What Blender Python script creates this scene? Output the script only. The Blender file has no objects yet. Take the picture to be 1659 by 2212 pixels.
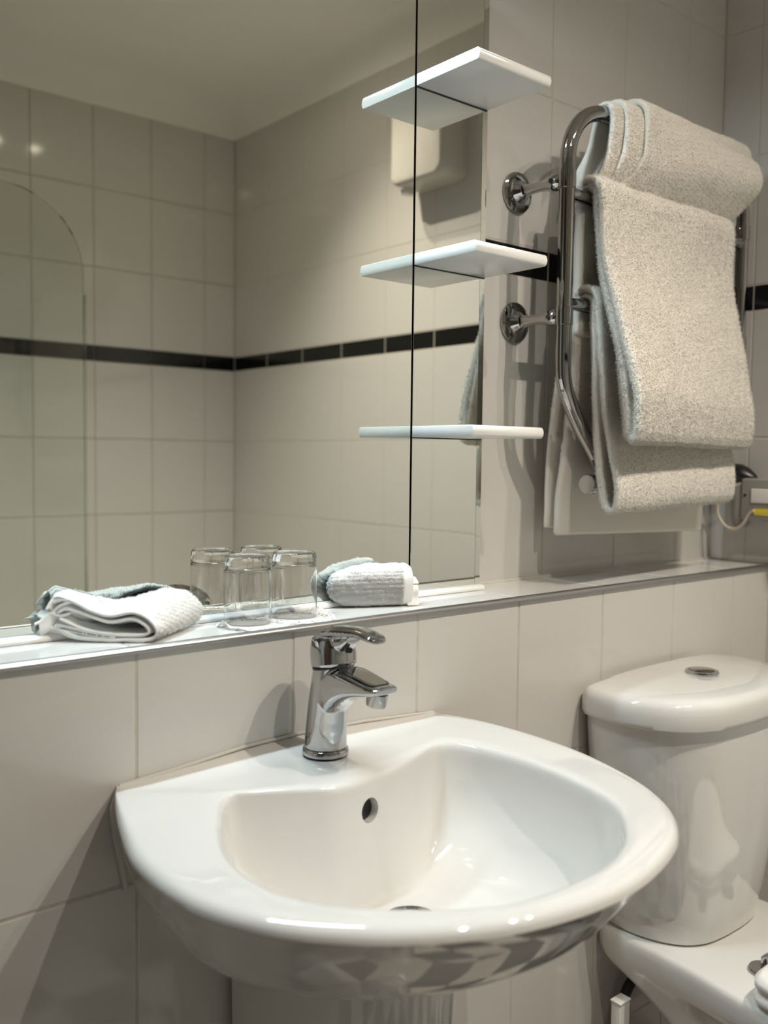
import bpy, bmesh, math, random
import numpy as np
from mathutils import Vector, Matrix, noise
from mathutils.bvhtree import BVHTree

random.seed(7)
rng = np.random.default_rng(7)
for blk in (bpy.data.objects, bpy.data.meshes, bpy.data.materials, bpy.data.lights, bpy.data.cameras):
    for it in list(blk):
        blk.remove(it)
SC = bpy.context.scene
COL = SC.collection
ZC = 1.15                      # eye height: all shapes below are measured from the eye, +x along the wall, +y to the wall

# ---------------------------------------------------------------- camera
YAW, PITCH, ROLL, FPX = 0.699281, 0.06053, -0.011684, 2020.83
cam = bpy.data.cameras.new('camera'); cam_ob = bpy.data.objects.new('camera', cam); COL.objects.link(cam_ob)
fwd = Vector((math.sin(YAW)*math.cos(PITCH), math.cos(YAW)*math.cos(PITCH), -math.sin(PITCH)))
rt = Vector((math.cos(YAW), -math.sin(YAW), 0)); up = rt.cross(fwd)
r2 = rt*math.cos(ROLL) - up*math.sin(ROLL); u2 = rt*math.sin(ROLL) + up*math.cos(ROLL)
M = Matrix((r2, u2, -fwd)).transposed().to_4x4(); M.translation = (0, 0, ZC)
cam_ob.matrix_world = M
cam.sensor_fit = 'VERTICAL'; cam.sensor_height = 36.0; cam.lens = 36.0*FPX/2212.0
cam.clip_start = 0.01
cam.dof.use_dof = True; cam.dof.focus_distance = 1.24; cam.dof.aperture_fstop = 3.7
SC.camera = cam_ob

# ---------------------------------------------------------------- world, light, exposure
w = bpy.data.worlds.new('world'); SC.world = w; w.use_nodes = True
w.node_tree.nodes['Background'].inputs[0].default_value = (0.9, 0.95, 1, 1)
w.node_tree.nodes['Background'].inputs[1].default_value = 0.02
SC.view_settings.view_transform = 'Standard'; SC.view_settings.look = 'None'
SC.view_settings.gamma = 1.0; SC.view_settings.use_curve_mapping = False
SC.view_settings.exposure = 0.0
SPOT_DEG = 119
SPOT_W = 48.0                    # each ceiling lamp
SPOT_COL = (1.0, 0.90, 0.785)
TUBE_E = 225.0                   # cool tube above the mirror
SPOTS = [(0.77, -.07, .72), (1.20, -.07, 1.35), (1.36, -.07, .45)]
SPOT_Z = 1.186
SC.cycles.max_bounces = 14; SC.cycles.diffuse_bounces = 7; SC.cycles.glossy_bounces = 8
SC.cycles.transmission_bounces = 14; SC.cycles.transparent_max_bounces = 16
SC.cycles.caustics_reflective = False; SC.cycles.caustics_refractive = True
SC.cycles.sample_clamp_indirect = 4.0

# ---------------------------------------------------------------- materials
def mat(name, col, rough=0.5, metal=0.0, **kw):
    m = bpy.data.materials.new(name); m.use_nodes = True
    p = m.node_tree.nodes['Principled BSDF']
    p.inputs['Base Color'].default_value = (*col, 1); p.inputs['Roughness'].default_value = rough
    p.inputs['Metallic'].default_value = metal
    for k, v_ in kw.items():
        p.inputs[k.replace('_', ' ')].default_value = v_
    return m
def add_noise(m, scale, bump=0.0, dist=0.001, colvar=0.0, detail=4.0, rough_var=0.0):
    nt = m.node_tree; p = nt.nodes['Principled BSDF']
    tc = nt.nodes.new('ShaderNodeTexCoord'); n = nt.nodes.new('ShaderNodeTexNoise')
    n.inputs['Scale'].default_value = scale; n.inputs['Detail'].default_value = detail
    nt.links.new(tc.outputs['Object'], n.inputs['Vector'])
    if bump:
        b = nt.nodes.new('ShaderNodeBump'); b.inputs['Strength'].default_value = bump; b.inputs['Distance'].default_value = dist
        nt.links.new(n.outputs['Fac'], b.inputs['Height']); nt.links.new(b.outputs['Normal'], p.inputs['Normal'])
    if colvar:
        mx = nt.nodes.new('ShaderNodeMix'); mx.data_type = 'RGBA'
        c = p.inputs['Base Color'].default_value
        mx.inputs[6].default_value = (c[0]*(1-colvar), c[1]*(1-colvar), c[2]*(1-colvar*1.2), 1)
        mx.inputs[7].default_value = (min(1, c[0]*(1+colvar*.5)), min(1, c[1]*(1+colvar*.5)), min(1, c[2]*(1+colvar*.5)), 1)
        nt.links.new(n.outputs['Fac'], mx.inputs[0]); nt.links.new(mx.outputs[2], p.inputs['Base Color'])
    if rough_var:
        mr = nt.nodes.new('ShaderNodeMapRange'); r0 = p.inputs['Roughness'].default_value
        mr.inputs[3].default_value = r0*(1-rough_var); mr.inputs[4].default_value = r0*(1+rough_var)
        nt.links.new(n.outputs['Fac'], mr.inputs[0]); nt.links.new(mr.outputs[0], p.inputs['Roughness'])
    return m
TILE = add_noise(mat('tile_glaze_cream', (0.58, 0.565, 0.535), 0.06), 9.0, bump=0.06, dist=0.002)
LEDGET = add_noise(mat('tile_glaze_white', (0.71, 0.705, 0.685), 0.08), 9.0, bump=0.05, dist=0.002)
BLACK = mat('tile_glaze_black', (0.006, 0.006, 0.006), 0.12)
GROUT = add_noise(mat('grout', (0.54, 0.505, 0.45), 0.85), 60, colvar=0.25)
CERAMIC = mat('white_ceramic', (0.67, 0.66, 0.635), 0.05, Coat_Weight=1.0, Coat_Roughness=0.03)
CHROME = mat('chrome', (0.50, 0.505, 0.51), 0.05, 1.0)
CHROME_D = mat('rail_chrome', (0.40, 0.39, 0.375), 0.05, 1.0)
CHROME_K = mat('chrome_dark_reflection', (0.22, 0.22, 0.22), 0.06, 1.0)  # chrome with the spout's dark reflection put into its colour
ALU = add_noise(mat('brushed_trim', (0.46, 0.46, 0.46), 0.32, 1.0), 90, bump=0.08, dist=0.0006)
MIRROR = mat('mirror_silver', (0.85, 0.86, 0.795), 0.0, 1.0)
DARK = mat('dark_backing_and_shade', (0.02, 0.02, 0.02), 0.6)  # backing, also painted shade in the shelf gaps and overflow
SHELFM = mat('white_shelf', (0.84, 0.84, 0.82), 0.22)
PLASTIC = mat('white_plastic', (0.82, 0.81, 0.78), 0.3)
FANM = mat('fan_plastic_dimmed', (0.52, 0.50, 0.46), 0.4)  # white plastic, its colour darkened for the weak light up there
GREYPL = mat('grey_plastic', (0.30, 0.29, 0.27), 0.4)
BLACKPL = mat('black_plastic', (0.008, 0.008, 0.008), 0.35)
CORD = mat('cream_cord', (0.55, 0.50, 0.40), 0.5)
YELLOW = mat('yellow_sticker', (0.75, 0.62, 0.06), 0.5)
SEAL = mat('sealant', (0.60, 0.58, 0.53), 0.45)
PAINT = add_noise(mat('ceiling_paint', (0.86, 0.84, 0.80), 0.9), 30, bump=0.05)
TERRY = add_noise(mat('terry_white', (0.90, 0.905, 0.885), 0.95, Sheen_Weight=0.3, Sheen_Roughness=0.5), 500, bump=0.3, dist=0.0006)
TOWEL = add_noise(mat('terry_cream', (0.71, 0.68, 0.615), 0.95, Sheen_Weight=0.25, Sheen_Roughness=0.5), 420, bump=0.3, dist=0.0008)
HEM = add_noise(mat('woven_hem', (0.80, 0.76, 0.69), 0.9), 700, bump=0.25, dist=0.0006)
HEMW = add_noise(mat('woven_hem_white', (0.86, 0.86, 0.83), 0.9), 900, bump=0.25, dist=0.0005)
PAPER = mat('doily_paper', (0.86, 0.87, 0.85), 0.8)
TAGM = mat('tag_white', (0.70, 0.70, 0.69), 0.6)
INK = mat('tag_ink', (0.01, 0.01, 0.012), 0.6)
FLOOR_D = mat('floor_dark', (0.03, 0.027, 0.024), 0.20)
FLOOR_L = mat('floor_light', (0.48, 0.45, 0.40), 0.20)
HOSE = mat('hose_rubber', (0.015, 0.015, 0.015), 0.4)
GLASS = mat('tumbler_glass', (1, 1, 1), 0.0, Transmission_Weight=1.0, IOR=1.48)
def emis(name, col, s):
    m = bpy.data.materials.new(name); m.use_nodes = True; nt = m.node_tree
    nt.nodes.remove(nt.nodes['Principled BSDF']); e = nt.nodes.new('ShaderNodeEmission')
    e.inputs[0].default_value = (*col, 1); e.inputs[1].default_value = s
    nt.links.new(e.outputs[0], nt.nodes['Material Output'].inputs[0]); return m
TUBEM = emis('tube_light', (0.76, 0.92, 1.0), TUBE_E)
BULBM = emis('lamp_lens', (1.0, 0.88, 0.70), 150.0)
def screen_glass():
    m = bpy.data.materials.new('screen_glass'); m.use_nodes = True; nt = m.node_tree
    nt.nodes.remove(nt.nodes['Principled BSDF'])
    t = nt.nodes.new('ShaderNodeBsdfTransparent'); t.inputs[0].default_value = (0.95, 0.97, 0.95, 1)
    g = nt.nodes.new('ShaderNodeBsdfGlossy'); g.inputs['Roughness'].default_value = 0.02
    f = nt.nodes.new('ShaderNodeFresnel'); f.inputs[0].default_value = 1.4
    x = nt.nodes.new('ShaderNodeMixShader')
    nt.links.new(f.outputs[0], x.inputs[0]); nt.links.new(t.outputs[0], x.inputs[1]); nt.links.new(g.outputs[0], x.inputs[2])
    nt.links.new(x.outputs[0], nt.nodes['Material Output'].inputs[0]); return m
SCREEN = screen_glass()

# ---------------------------------------------------------------- mesh helpers (coordinates measured from the eye)
class MB:
    def __init__(s): s.v = []; s.f = []
    def add(s, verts, faces):
        o = len(s.v); s.v += [tuple(map(float, p)) for p in verts]; s.f += [tuple(i+o for i in f) for f in faces]; return s
    def box(s, a, b, bev=0.0):
        bm = bmesh.new(); bmesh.ops.create_cube(bm, size=1)
        for v_ in bm.verts:
            v_.co = Vector([(a[i]+b[i])/2 + v_.co[i]*(b[i]-a[i]) for i in range(3)])
        if bev: bmesh.ops.bevel(bm, geom=bm.edges[:], offset=bev, segments=3, profile=0.5, affect='EDGES')
        bm.verts.index_update()
        s.add([v_.co for v_ in bm.verts], [[v_.index for v_ in f.verts] for f in bm.faces]); bm.free(); return s
    def rings(s, R, cap0=True, cap1=True):
        n = len(R[0]); V = [p for r in R for p in r]; F = []
        for i in range(len(R)-1):
            for j in range(n):
                a, b = i*n+j, i*n+(j+1) % n
                F.append((a, b, b+n, a+n))
        if cap0: F.append(tuple(reversed(range(n))))
        if cap1: F.append(tuple((len(R)-1)*n+j for j in range(n)))
        A = np.array([[float(x) for x in p] for p in V]); A = A-A.mean(0)      # faces look outwards
        q = np.array([f for f in F if len(f) == 4])
        vol = sum(np.einsum('ij,ij->', A[q[:, 0]], np.cross(A[q[:, k]], A[q[:, k+1]])) for k in (1, 2))
        for f in F:
            if len(f) > 4:
                g = np.array(f); vol += sum(np.dot(A[g[0]], np.cross(A[g[k]], A[g[k+1]])) for k in range(1, len(g)-1))
        if vol < 0: F = [tuple(reversed(f)) for f in F]
        return s.add(V, F)
    def lathe(s, prof, c=(0, 0, 0), axis=(0, 0, 1), n=32, cap0=True, cap1=True):
        ax = Vector(axis).normalized(); t = Vector((1, 0, 0)) if abs(ax.x) < .9 else Vector((0, 1, 0))
        e1 = ax.cross(t).normalized(); e2 = ax.cross(e1)
        R = [[Vector(c)+ax*h+(e1*math.cos(2*math.pi*k/n)+e2*math.sin(2*math.pi*k/n))*r for k in range(n)] for r, h in prof]
        return s.rings(R, cap0, cap1)
    def tube(s, path, r, n=16, caps=True):
        P = [Vector(p) for p in path]; rr = r if hasattr(r, '__len__') else [r]*len(P)
        T = [(P[min(i+1, len(P)-1)]-P[max(i-1, 0)]).normalized() for i in range(len(P))]
        e = Vector((0, 0, 1)) if abs(T[0].z) < .9 else Vector((1, 0, 0))
        R = []
        for p, t, q in zip(P, T, rr):
            e = (e - t*e.dot(t)).normalized(); f = t.cross(e)
            R.append([p+(e*math.cos(2*math.pi*k/n)+f*math.sin(2*math.pi*k/n))*q for k in range(n)])
        return s.rings(R, caps, caps)
WLOC = {}
def link(o, parent=None, loc=(0, 0, 0)):
    COL.objects.link(o); L = Vector(loc)
    if parent is not None:
        o.parent = parent; o.location = L - WLOC[parent.name]
    else: o.location = L
    WLOC[o.name] = L
    return o
def obj(name, mb, m, parent=None, smooth=True, origin=None, auto=40, recalc=True):
    v = np.array(mb.v, float) + np.array([0, 0, ZC])
    if origin is None: org = Vector(WLOC[parent.name]) if parent is not None else Vector(v.mean(0))
    else: org = Vector(origin)
    me = bpy.data.meshes.new(name); me.from_pydata((v-np.array(org)).tolist(), [], mb.f); me.materials.append(m)
    if recalc:
        bm = bmesh.new(); bm.from_mesh(me); bmesh.ops.recalc_face_normals(bm, faces=bm.faces[:]); bm.to_mesh(me); bm.free()
    if smooth:
        me.polygons.foreach_set('use_smooth', [True]*len(me.polygons))
        if auto: me.set_sharp_from_angle(angle=math.radians(auto))
    me.update()
    return link(bpy.data.objects.new(name, me), parent, org)
def thing(name, label, cat, loc, group=None):
    o = bpy.data.objects.new(name, None); o.empty_display_size = 0.05
    link(o, None, (loc[0], loc[1], loc[2]+ZC)); return tag(o, label, cat, group)
def tag(o, label, cat, group=None):
    o['label'] = label; o['category'] = cat
    if group: o['group'] = group
    return o
def struct(o): o['kind'] = 'structure'; return o
def catmull(P, n, closed=False):
    P = np.asarray(P, float); m = len(P); segs = m if closed else m-1; out = []
    for i in range(segs):
        idx = [(i-1) % m, i, (i+1) % m, (i+2) % m] if closed else [max(i-1, 0), i, i+1, min(i+2, m-1)]
        a, b, c, d = P[idx]
        for t in np.linspace(0, 1, 12, endpoint=False):
            out.append(.5*((2*b)+(-a+c)*t+(2*a-5*b+4*c-d)*t*t+(-a+3*b-3*c+d)*t**3))
    if not closed: out.append(P[-1])
    out = np.array(out); Q = np.vstack([out, out[:1]]) if closed else out
    L = np.r_[0, np.cumsum(np.linalg.norm(np.diff(Q, axis=0), axis=1))]
    s = np.linspace(0, L[-1], n, endpoint=not closed)
    return np.stack([np.interp(s, L, Q[:, k]) for k in range(P.shape[1])], 1)

# ---------------------------------------------------------------- room: measures
D, DW, XR, YB, XL = 0.9126, 1.0439, 1.7593, -0.913, -0.5   # lower wall, upper wall, right, back, left
MY = 1.010                                                  # mirror face
ZF, ZCEIL, ZCOR = -1.15, 1.192, 1.10
LEDGE = -0.2055; TRIM_B = -0.2088
BAND0, BAND1 = 0.2934, 0.3434

def slab(name, a, b, m, **k): return struct(obj(name, MB().box(a, b), m, None, smooth=False, **k))
T_TH = 0.005
# grout beds (the tiles stand proud of them)
wall_front = slab('wall_front', (XL, D+T_TH-.0043, ZF), (XR+.1, D+.25, LEDGE-.006), GROUT)
wall_upper = slab('wall_front_upper', (XL, DW+T_TH-.0043, LEDGE-.2), (XR+.1, DW+.15, ZCEIL+.05), GROUT)
wall_right = slab('wall_right', (XR+T_TH-.0043, YB-.1, ZF), (XR+.1, DW+.15, ZCEIL+.05), GROUT)
wall_back = slab('wall_back', (XL-.1, YB-.1, ZF), (XR+.1, YB-T_TH+.0015, ZCEIL+.05), GROUT)
wall_left = slab('wall_left', (XL-.1, YB-.1, ZF), (XL, DW+.15, ZCEIL+.05), TILE)
added_door_1 = struct(obj('added_door_1', MB().box((XL-.004, -.16, ZF+.002), (XL+.030, .66, .86), .004), mat('door_wood', (0.10, 0.065, 0.04), 0.4)))  # unseen dark door, added to cut bounce light and darken chrome reflections
added_door_trim = struct(obj('trim_5', MB().box((XL, -.205, ZF), (XL+.022, -.16, .91)).box((XL, .66, ZF), (XL+.022, .705, .91)).box((XL, -.205, .862), (XL+.022, .705, .91)), mat('door_frame', (0.14, 0.10, 0.07), 0.4), smooth=False))  # frame of the added door
wall_nib = slab('wall_end', (XL, YB-.1, ZF), (.085, -.21, ZCEIL+.02), TILE)
ceiling = slab('ceiling', (XL-.1, YB-.1, ZCEIL), (XR+.1, DW+.15, ZCEIL+.1), PAINT)
floor = slab('floor', (XL-.1, YB-.1, ZF-.1), (XR+.1, D+.3, ZF-.001), GROUT)

_tm = {}
def tile_mesh(wd, ht, m, nm):
    key = (round(wd, 4), round(ht, 4), m.name)
    if key not in _tm:
        b = .0016; t = T_TH; a, c = wd/2, ht/2
        P = [(-a, t, -c), (a, t, -c), (a, t, c), (-a, t, c), (-a, b, -c), (a, b, -c), (a, b, c), (-a, b, c),
             (-a+b*.4, b*.35, -c+b*.4), (a-b*.4, b*.35, -c+b*.4), (a-b*.4, b*.35, c-b*.4), (-a+b*.4, b*.35, c-b*.4),
             (-a+b, 0, -c+b), (a-b, 0, -c+b), (a-b, 0, c-b), (-a+b, 0, c-b)]
        F = [(12, 13, 14, 15)]
        for k in range(3):
            for j in range(4): F.append((k*4+j, k*4+(j+1) % 4, k*4+4+(j+1) % 4, k*4+4+j))
        me = bpy.data.meshes.new(nm); me.from_pydata(P, [], F); me.materials.append(m); me.update(); _tm[key] = me
    return _tm[key]
def tile(parent, c, wd, ht, rz, m=TILE, nm='wall_tile', g=.0017):
    o = bpy.data.objects.new(nm, tile_mesh(wd-g, ht-g, m, nm))
    link(o, parent, (c[0], c[1], c[2]+ZC))
    o.rotation_euler = (random.gauss(0, .0009), 0, rz+random.gauss(0, .0012)); return o
def cuts(lo, hi, anchor, pitch):
    k0 = math.ceil((lo-anchor)/pitch + .02); xs = [lo]
    x = anchor+k0*pitch
    while x < hi-.01:
        if x > lo+.005: xs.append(x)
        x += pitch
    return xs+[hi]
def fill(parent, xs, zs, pos, rz, skip=lambda *a: False):
    for i in range(len(xs)-1):
        for j in range(len(zs)-1):
            x0, x1, z0, z1 = xs[i], xs[i+1], zs[j], zs[j+1]
            if skip(x0, x1, z0, z1): continue
            blk = abs(z0-BAND0) < .003 and abs(z1-BAND1) < .003
            tile(parent, pos((x0+x1)/2, (z0+z1)/2), x1-x0, z1-z0, rz, BLACK if blk else TILE, 'border_tile' if blk else 'wall_tile')
ZLOW = [ZF, -.9575, -.7075, -.4575, TRIM_B]
ZUP = [LEDGE, .0434, BAND0, BAND1, .5934, .8434, ZCOR+.004]
ZALL = [ZF, -.9566, -.7066, -.4566, LEDGE] + ZUP[1:]
fill(wall_front, cuts(XL, XR, .4284, .2), ZLOW, lambda x, z: (x, D, z), 0)
fill(wall_upper, cuts(.6324, XR, 1.2324, .2), ZUP, lambda x, z: (x, DW, z), 0, lambda x0, x1, z0, z1: x1 < 1.04 and z0 < .58)
fill(wall_upper, cuts(XL, .6324, .2324, .2), ZUP[4:], lambda x, z: (x, DW, z), 0)
fill(wall_right, cuts(YB, DW, .965, .2083), ZALL, lambda y, z: (XR, y, z), -math.pi/2,
     lambda x0, x1, z0, z1: (x1 < -.2 and z1 < -.6) or (x0 > D-.02 and z1 < LEDGE-.02))
fill(wall_back, cuts(.09, XR, 1.0393, .2), [-.5566]+ZALL[4:], lambda x, z: (x, YB, z), math.pi)
# ledge: tiled top with a metal edge strip, plastic bead under the mirror, cove at the ceiling
for x0, x1 in zip(cuts(XL, XR, .4284, .2)[:-1], cuts(XL, XR, .4284, .2)[1:]):
    o = bpy.data.objects.new('ledge_tile', tile_mesh(x1-x0-.0012, DW-D-.006, LEDGET, 'ledge_tile'))
    link(o, wall_front, ((x0+x1)/2, (D+DW)/2+.003, LEDGE+ZC)); o.rotation_euler = (-math.pi/2, 0, 0)
prof = [(D+.004, LEDGE+.0003), (D+.002, LEDGE+.0016), (D-.001, LEDGE+.002), (D-.0045, LEDGE+.0006), (D-.0065, LEDGE-.0024),
        (D-.0062, LEDGE-.0045), (D-.0035, LEDGE-.0052), (D+.001, LEDGE-.0045), (D+.004, LEDGE-.004)]
struct(obj('trim_1', MB().rings([[(x, y, z) for y, z in prof] for x in (XL, XR-.001)]), ALU, auto=60))
prof = [(MY-.0125, LEDGE+.0006), (MY-.0132, LEDGE+.0032), (MY-.0115, LEDGE+.0058), (MY-.008, LEDGE+.0074), (MY-.0005, LEDGE+.0080), (MY-.0005, LEDGE+.0006)]
struct(obj('trim_2', MB().rings([[(x, y, z) for y, z in prof] for x in (XL, 1.044)]), PLASTIC, auto=50))
def cove(o, d0, d1):
    # quarter-round cove from p to q along a wall; o = outward normal (into the room)
    R = []
    for p in (d0, d1):
        ring = [(p[0], p[1], ZCEIL), (p[0], p[1], ZCOR)]
        for k in range(9):
            a = math.pi/2*k/8; h = .085
            q = h*(1-math.cos(a))*.92+.006; zz = ZCOR+.004+(ZCEIL-ZCOR-.004)*math.sin(a)
            ring.append((p[0]+o[0]*q, p[1]+o[1]*q, zz))
        R.append(ring)
    return R
mbc = MB()
mbc.rings(cove((0, 1), (XL, YB-.004), (XR, YB-.004))); mbc.rings(cove((-1, 0), (XR+.004, YB), (XR+.004, DW)))
mbc.rings(cove((0, -1), (XL, DW+.004), (XR, DW+.004)))
struct(obj('trim_3', mbc, PAINT, auto=50))
struct(obj('trim_4', MB().box((XL, DW-.004, LEDGE-.001), (XR, DW+.002, LEDGE+.004), .0015), SEAL))
# chequered floor
FT = {}
for i, x in enumerate(np.arange(XL, XR, .15)):
    for j, y in enumerate(np.arange(-.2, D, .15)):
        if x < .05 and y < -.05: continue
        dk = (i+j) % 2
        if dk not in FT:
            FT[dk] = tile_mesh(.1485, .1485, FLOOR_D if dk else FLOOR_L, 'floor_tile')
        o = bpy.data.objects.new('floor_tile', FT[dk])
        link(o, floor, (x+.075, y+.075, ZF+.001+ZC)); o.rotation_euler = (-math.pi/2, 0, 0)

# ---------------------------------------------------------------- mirrors
SEAM, MR, MTOP, MBOT = 0.8992, 1.0452, 0.72, LEDGE+.0078
t = thing('wall_mirror', 'large frameless wall mirror standing above the tiled ledge', 'mirror', (.2, MY, MBOT))
obj('mirror_glass', MB().box((XL+.02, MY, MBOT), (SEAM-.0016, MY+.005, MTOP), .0006), MIRROR, t, smooth=False)
obj('backing_board', MB().box((XL+.03, MY+.0052, MBOT+.004), (SEAM-.0035, DW-.0005, MTOP-.01)), DARK, t, smooth=False)
t = thing('wall_mirror', 'narrow mirror strip with three white shelves fixed to its face', 'mirror', ((SEAM+MR)/2, MY, MBOT))
obj('mirror_glass', MB().box((SEAM+.0016, MY, MBOT), (MR-.011, MY+.005, MTOP), .0004), MIRROR, t, smooth=False)
bv = MB()
bv.add([(MR-.0108, MY, MBOT), (MR, MY+.0004, MBOT), (MR, MY+.0004, MTOP), (MR-.0108, MY, MTOP),
        (MR-.0108, MY+.005, MBOT), (MR, MY+.005, MBOT), (MR, MY+.005, MTOP), (MR-.0108, MY+.005, MTOP)],
       [(0, 1, 2, 3), (7, 6, 5, 4), (0, 4, 5, 1), (1, 5, 6, 2), (2, 6, 7, 3), (3, 7, 4, 0)])
obj('bevelled_edge', bv, MIRROR, t, smooth=False)
obj('backing_board', MB().box((SEAM+.0035, MY+.0052, MBOT+.004), (MR-.004, DW-.0005, MTOP-.01)), DARK, t, smooth=False)
# ---------------------------------------------------------------- shelves
SY, STH = 0.8864, 0.0160
def shelf(ztop, label):
    r = STH/2; ring = []
    for k in range(13):
        a = -math.pi/2+math.pi*k/12
        # front edge fully rounded with slightly flattened nose
        ring.append((SY+r*.62*(1-math.cos(a)), ztop-r+r*math.sin(a)))
    ring = [(y, z) for y, z in ring]
    ring += [(MY-.0012, ztop), (MY-.0012, ztop-STH)]
    X = [SEAM+.0006, SEAM+.0012, MR-.0018, MR-.0006]
    cy, cz = (SY+MY)/2, ztop-r
    R = []
    for i, x in enumerate(X):
        s = .0006 if i in (0, 3) else 0
        R.append([(x, y+(s if y < cy-.02 else 0), z-(s if z > cz else -s)) for y, z in ring])
    t = thing('wall_shelf', label, 'shelf', ((SEAM+MR)/2, MY, ztop-STH), 'white shelves on the narrow mirror')
    obj('board', MB().rings(R), SHELFM, t, auto=50)
    ch = MB().box((SEAM+.002, MY-.0014, ztop-STH-.0016), (MR-.002, MY-.0004, ztop-STH+.004))
    obj('gap_shade', ch, DARK, t, smooth=False)  # dark strip standing in for the shaded gap between shelf and mirror
    return t
shelf(.5364, 'topmost white shelf on the narrow mirror, seen from below')
shelf(.2873, 'middle white shelf on the narrow mirror, over the black tile band')
shelf(.0425, 'lowest white shelf on the narrow mirror, seen edge on')
# mirror light above the frame
TX0, TX1, TZ = .18, .80, .80
t = thing('mirror_light', 'cool white tube light mounted above the large mirror', 'light', ((TX0+TX1)/2, DW, TZ))
obj('housing', MB().box((TX0-.02, DW-.035, TZ-.022), (TX1+.02, DW-.0005, TZ+.030), .004), PLASTIC, t)
obj('hood', MB().box((TX0-.012, DW-.088, TZ+.018), (TX1+.012, DW-.034, TZ+.030), .003).box((TX0-.012, DW-.092, TZ-.016), (TX1+.012, DW-.087, TZ+.030), .002), PLASTIC, t)
obj('tube', MB().lathe([(.001, 0), (.013, .001), (.014, .004), (.014, TX1-TX0-.004), (.013, TX1-TX0-.001), (.001, TX1-TX0)], (TX0, DW-.055, TZ), (1, 0, 0), 16), TUBEM, t)
for x in (TX0-.008, TX1+.001):
    obj('end_cap', MB().box((x, DW-.074, TZ-.019), (x+.007, DW-.03, TZ+.019), .003), PLASTIC, t)
# recessed ceiling downlights
for (x, y, pw), lab in zip(SPOTS, ('recessed ceiling downlight nearest the door', 'recessed ceiling downlight in front of the towel rail', 'recessed ceiling downlight nearest the right tiled wall')):
    t = thing('ceiling_downlight', lab, 'light', (x, y, ZCEIL), 'recessed ceiling downlights')
    obj('trim_ring', MB().lathe([(.0255, .0006), (.0262, -.0035), (.034, -.0045), (.041, -.0025), (.042, .0)], (x, y, ZCEIL), n=40, cap0=False, cap1=False), CHROME, t)
    obj('lens', MB().lathe([(.0005, -.0022), (.0245, -.0022), (.0252, -.0002), (.0005, -.0001)], (x, y, ZCEIL), n=24), BULBM, t)
    L = bpy.data.lights.new('lamp', 'SPOT'); L.energy = SPOT_W*pw; L.color = SPOT_COL; L.shadow_soft_size = .010
    L.spot_size = math.radians(SPOT_DEG); L.spot_blend = 1.0
    lo = bpy.data.objects.new('lamp', L); COL.objects.link(lo); lo.location = (x, y, SPOT_Z+ZC)
    lo.rotation_euler = (math.radians(13), 0, 0)

# ---------------------------------------------------------------- extractor fan on the right wall (seen in the mirror)
t = thing('extractor_fan', 'white box extractor fan high on the right tiled wall', 'fan', (XR, .15, .72))
fr_ = []
for x_, g_ in ((XR+.001, 0), (XR-.085, 0), (XR-.096, .003), (XR-.100, .010)):
    P = []
    for cy_, cz_, a0 in ((.252-.03, .95-.03, 0), (.053+.03, .95-.03, 90), (.053+.03, .72+.03, 180), (.252-.03, .72+.03, 270)):
        for k in range(9):
            a = math.radians(a0+90*k/8); P.append((x_, cy_+(.03-g_)*math.cos(a), cz_+(.03-g_)*math.sin(a)))
    fr_.append(P)
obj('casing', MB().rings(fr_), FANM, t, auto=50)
obj('cord_outlet', MB().box((XR-.07, .060, .706), (XR-.03, .085, .721), .004), PLASTIC, t)

# ---------------------------------------------------------------- bath and glass screen (seen only in reflections)
def rrect(x0, x1, y0, y1, r, z, n=8):
    P = []
    for cx, cy, a0 in ((x1-r, y1-r, 0), (x0+r, y1-r, 90), (x0+r, y0+r, 180), (x1-r, y0+r, 270)):
        for k in range(n+1):
            a = math.radians(a0+90*k/n); P.append((cx+r*math.cos(a), cy+r*math.sin(a), z))
    return P
t = thing('bathtub', 'white bathtub along the back tiled wall below the glass screen', 'bathtub', (.92, -.56, ZF))
bx0, bx1, by0, by1 = .088, XR-.002, YB+.002, -.20
obj('tub', MB().rings([rrect(bx0, bx1, by0, by1, .01, -.64), rrect(bx0, bx1, by0, by1, .015, -.605), rrect(bx0+.004, bx1-.004, by0+.004, by1-.004, .02, -.60),
     rrect(bx0+.07, bx1-.07, by0+.07, by1-.07, .12, -.60), rrect(bx0+.08, bx1-.08, by0+.08, by1-.08, .12, -.61),
     rrect(bx0+.14, bx1-.12, by0+.11, by1-.11, .14, -.92), rrect(bx0+.2, bx1-.18, by0+.16, by1-.16, .12, -.95)], cap0=True), CERAMIC, t)
obj('side_panel', MB().box((bx0+.004, by1-.022, ZF+.001), (bx1-.004, by1-.004, -.606), .003), PLASTIC, t)
t = thing('shower_screen', 'clear glass bath screen with rounded top corner on the bath edge', 'screen', (.5, -.21, -.60))
out = [(.100, -.596)] + [(.916, -.596), (.916, .40)]
for k in range(13):
    a = math.radians(90*k/12); out.append((.916-.19+.19*math.cos(a), .425+.19*math.sin(a)))
out += [(.100, .615)]
ys = (-.215, -.209)
obj('glass_pane', MB().rings([[(x, y, z) for x, z in out] for y in ys]), SCREEN, t, smooth=False)
obj('wall_profile', MB().box((.0855, -.226, -.597), (.106, -.20, .64), .003), CHROME, t)
obj('edge_seal', MB().tube([(.918, -.212, -.596), (.918, -.212, .38)], .004, 8), SCREEN, t)

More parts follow.
